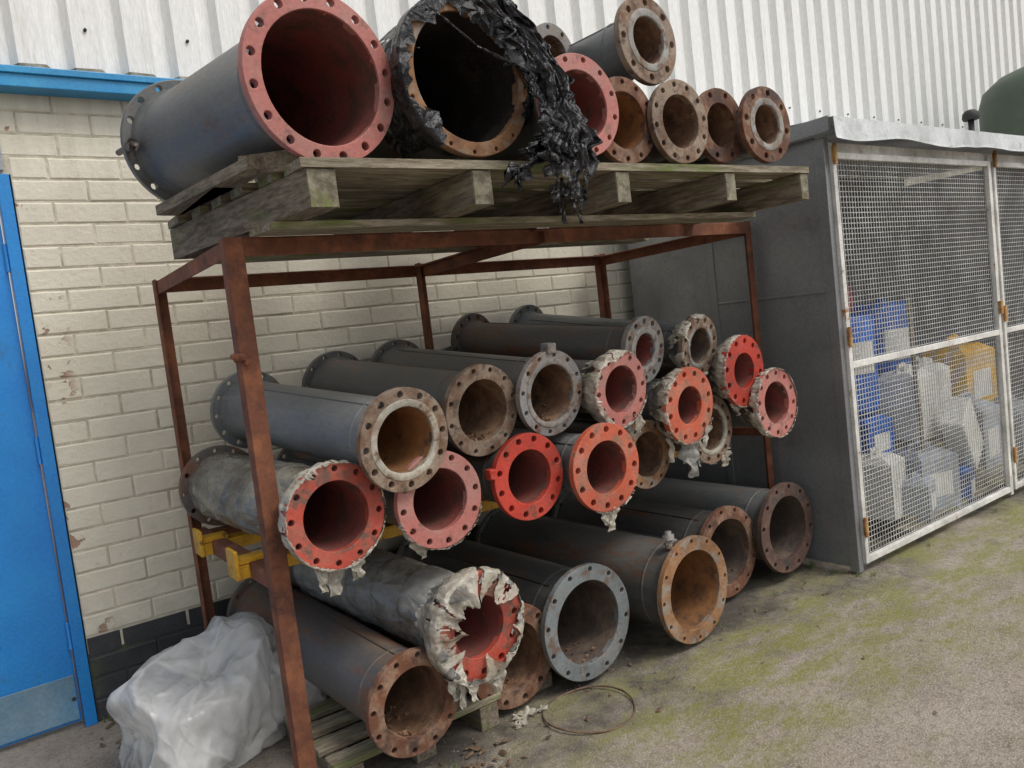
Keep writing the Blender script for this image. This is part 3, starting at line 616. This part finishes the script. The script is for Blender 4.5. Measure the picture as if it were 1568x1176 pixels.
# ------------------------------------------------------------------ ground
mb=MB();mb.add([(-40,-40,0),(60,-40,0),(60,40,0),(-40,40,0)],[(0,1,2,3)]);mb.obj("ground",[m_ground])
mb=MB();pts=[]
for i in range(49):
    a=2*math.pi*i/48;pts.append((1.545+.155*math.cos(a),1.965+.15*math.sin(a),.006+.006*math.sin(a*2+1)))
mb.tube(pts,.0035,6);mb.tube([(1.60,2.10,.008),(1.66,2.16,.012)],.003,6);mb.obj("wire_hoop",[m_wirehoop])
mb=MB();rr=random.Random(3)
def leaf(x,y,s):
    a=rr.uniform(0,6.28);u=Vector((math.cos(a),math.sin(a),rr.uniform(-.2,.5)));w=Vector((-math.sin(a),math.cos(a),rr.uniform(-.3,.5)));c=Vector((x,y,.004+s*.25))
    vs=[c-u*s,c-u*.3*s+w*s*.5,c+u*.6*s+w*s*.35,c+u*s,c+u*.5*s-w*s*.4,c-u*.4*s-w*s*.45,c+Vector((0,0,s*.25))]
    mb.add(vs,[(0,1,6),(1,2,6),(2,3,6),(3,4,6),(4,5,6),(5,0,6)])
for i in range(60): leaf(rr.uniform(1.0,3.1),rr.gauss(2.03,.12),rr.uniform(.005,.014))
for i in range(26): leaf(rr.gauss(1.12,.08),rr.gauss(1.98,.05),rr.uniform(.010,.022))
for i in range(34): leaf(rr.uniform(1.3,5),rr.uniform(.9,1.9),rr.uniform(.004,.011))
for i in range(40): leaf(rr.uniform(.2,.7),rr.uniform(3.0,3.28),rr.uniform(.008,.016))
mb.obj("leaf_litter",[m_leaf])
mb=MB()
def stone(x,y,s):
    c=Vector((x,y,s*.3));vs=[c+Vector((rr.uniform(.6,1)*a,rr.uniform(.6,1)*b,rr.uniform(.4,.8)*q))*s for a,b,q in((1,0,0),(-1,0,0),(0,1,0),(0,-1,0),(0,0,1),(0,0,-1))]
    mb.add(vs,[(0,2,4),(2,1,4),(1,3,4),(3,0,4),(2,0,5),(1,2,5),(3,1,5),(0,3,5)])
for i in range(420): stone(rr.uniform(.9,3.2),rr.gauss(2.05,.12),rr.uniform(.0015,.005))
for i in range(500): stone(rr.uniform(.6,5),rr.uniform(.6,2),rr.uniform(.001,.0028))
mb.obj("gravel",[m_stone])
mb=MB()
def tuft(x,y,n,h):
    for q in range(n):
        a=rr.uniform(0,6.28);r=rr.uniform(0,.035);bx,by=x+r*math.cos(a),y+r*math.sin(a)*.5;hh=h*rr.uniform(.4,1.1);lx,ly=rr.uniform(-.5,.5)*hh,rr.uniform(-.5,.3)*hh;w=.0016
        mb.add([(bx-w,by,0),(bx+w,by,0),(bx+lx*.4+w*.7,by+ly*.4,hh*.6),(bx+lx*.4-w*.7,by+ly*.4,hh*.6),(bx+lx,by+ly,hh)],[(0,1,2,3),(3,2,4)])
for x,y,n,h in((3.14,2.18,30,.05),(3.12,2.05,22,.035),(3.15,1.95,20,.03),(3.2,1.90,16,.03),(1.02,2.0,20,.04),(2.35,2.08,14,.03),(3.7,1.90,10,.02),(4.4,1.9,12,.02),(.3,3.27,20,.04),(.42,3.28,20,.035),(3.0,2.28,20,.04),(2.75,2.1,12,.025)): tuft(x,y,n,h)
mb.obj("grass_tufts",[m_grass])
flapm=MB()
for x,y,sc_ in((1.38,2.10,.045),(1.33,2.06,.025),(1.44,2.08,.02)):
    n=9;vs=[]
    for i in range(n):
        for j in range(n):
            u,v_=i/(n-1)-.5,j/(n-1)-.5
            vs.append((x+u*sc_*2*(1+.5*noise.noise(Vector((v_*5,x*9,0)))),y+v_*sc_*1.3*(1+.5*noise.noise(Vector((u*5,x*7,3)))),.004+.02*abs(noise.noise(Vector((u*5+x*30,v_*5,1))))))
    flapm.add(vs,[(i*n+j,i*n+j+1,(i+1)*n+j+1,(i+1)*n+j) for i in range(n-1) for j in range(n-1)],0,False)
flapm.obj("plastic_scraps",[m_tape])
# plastic bag
import bmesh
def ridge(p,f,o):
    q=p*f+o;q+=Vector((noise.noise(q),noise.noise(q+Vector((9,0,0))),noise.noise(q+Vector((0,9,0)))))*.45
    d=noise.voronoi(q)[0];return -min(.55,d[1]-d[0])
def bag(name,sc_,so,mat,parent=None):
    bm=bmesh.new();bmesh.ops.create_icosphere(bm,subdivisions=6,radius=1)
    for v in bm.verts:
        p=v.co.copy();sp=p+Vector((so,0,so))
        r=1.05+.55*noise.noise(sp*1.1+Vector((2,5,1)))+.42*(ridge(Vector((sp.x,sp.y,sp.z*.5)),1.3,Vector((3,1,0)))+.25)+.16*(ridge(Vector((sp.x,sp.y,sp.z*.4)),2.6,Vector((0,4,2)))+.2)
        x,y,z=p.x*r*.245*sc_,p.y*r*.20*sc_,p.z*r*.20*sc_
        z=z+.13+.14*max(0,p.x)*max(0,p.z)
        if z<.12: x*=1+.35*(.12-z)/.12;y*=1+.2*(.12-z)/.12
        z=max(z,.003+.012*abs(noise.noise(p*7)))
        v.co=(x,y,z)
    me=bpy.data.meshes.new(name);bm.to_mesh(me);bm.free();me.materials.append(mat)
    for p in me.polygons:p.use_smooth=True
    o=bpy.data.objects.new(name,me);bpy.context.collection.objects.link(o)
    if parent:o.parent=parent
    return o
o=bag("plastic_bag",1.0,0,m_bag);o.location=(.56,2.72,0)
bag("inner_folds",.84,3.7,m_bag2,o)
# ------------------------------------------------------------------ camera & light
U=-Vector((1861,15800,1190)).normalized();A=Vector((1666,-284,1190));A=(A-U*A.dot(U)).normalized()
B=A.cross(U)
if B.z<0:B=-B
mt=Matrix(((A.x,-A.y,-A.z,0),(B.x,-B.y,-B.z,0),(U.x,-U.y,-U.z,H),(0,0,0,1)))
cam=bpy.data.cameras.new("camera");co=bpy.data.objects.new("camera",cam);bpy.context.collection.objects.link(co)
co.matrix_world=mt;cam.sensor_width=36;cam.lens=1190/1568*36;cam.clip_end=300;cam.clip_start=.02
bpy.context.scene.camera=co
sun=bpy.data.lights.new("sun",'SUN');sun.energy=1.5;sun.angle=math.radians(22);sun.color=(1,.95,.88)
so=bpy.data.objects.new("sun",sun);bpy.context.collection.objects.link(so)
dirv=Vector((-.34,.62,-1.0)).normalized();so.rotation_mode='QUATERNION';so.rotation_quaternion=Vector((0,0,-1)).rotation_difference(dirv)
w=bpy.data.worlds.new("World");bpy.context.scene.world=w;w.use_nodes=True;nt=w.node_tree
sk=nt.nodes.new("ShaderNodeTexSky");sk.sky_type='NISHITA';sk.sun_disc=False
sk.sun_elevation=math.asin(-dirv.z);sk.sun_rotation=math.atan2(-dirv.x,-dirv.y);sk.dust_density=3;sk.air_density=1.2
hs=nt.nodes.new("ShaderNodeHueSaturation");hs.inputs["Saturation"].default_value=.3
nt.links.new(sk.outputs[0],hs.inputs["Color"]);nt.links.new(hs.outputs[0],nt.nodes["Background"].inputs[0]);nt.nodes["Background"].inputs[1].default_value=.15
sc=bpy.context.scene;sc.view_settings.view_transform='Standard';sc.view_settings.look='None';sc.view_settings.exposure=0
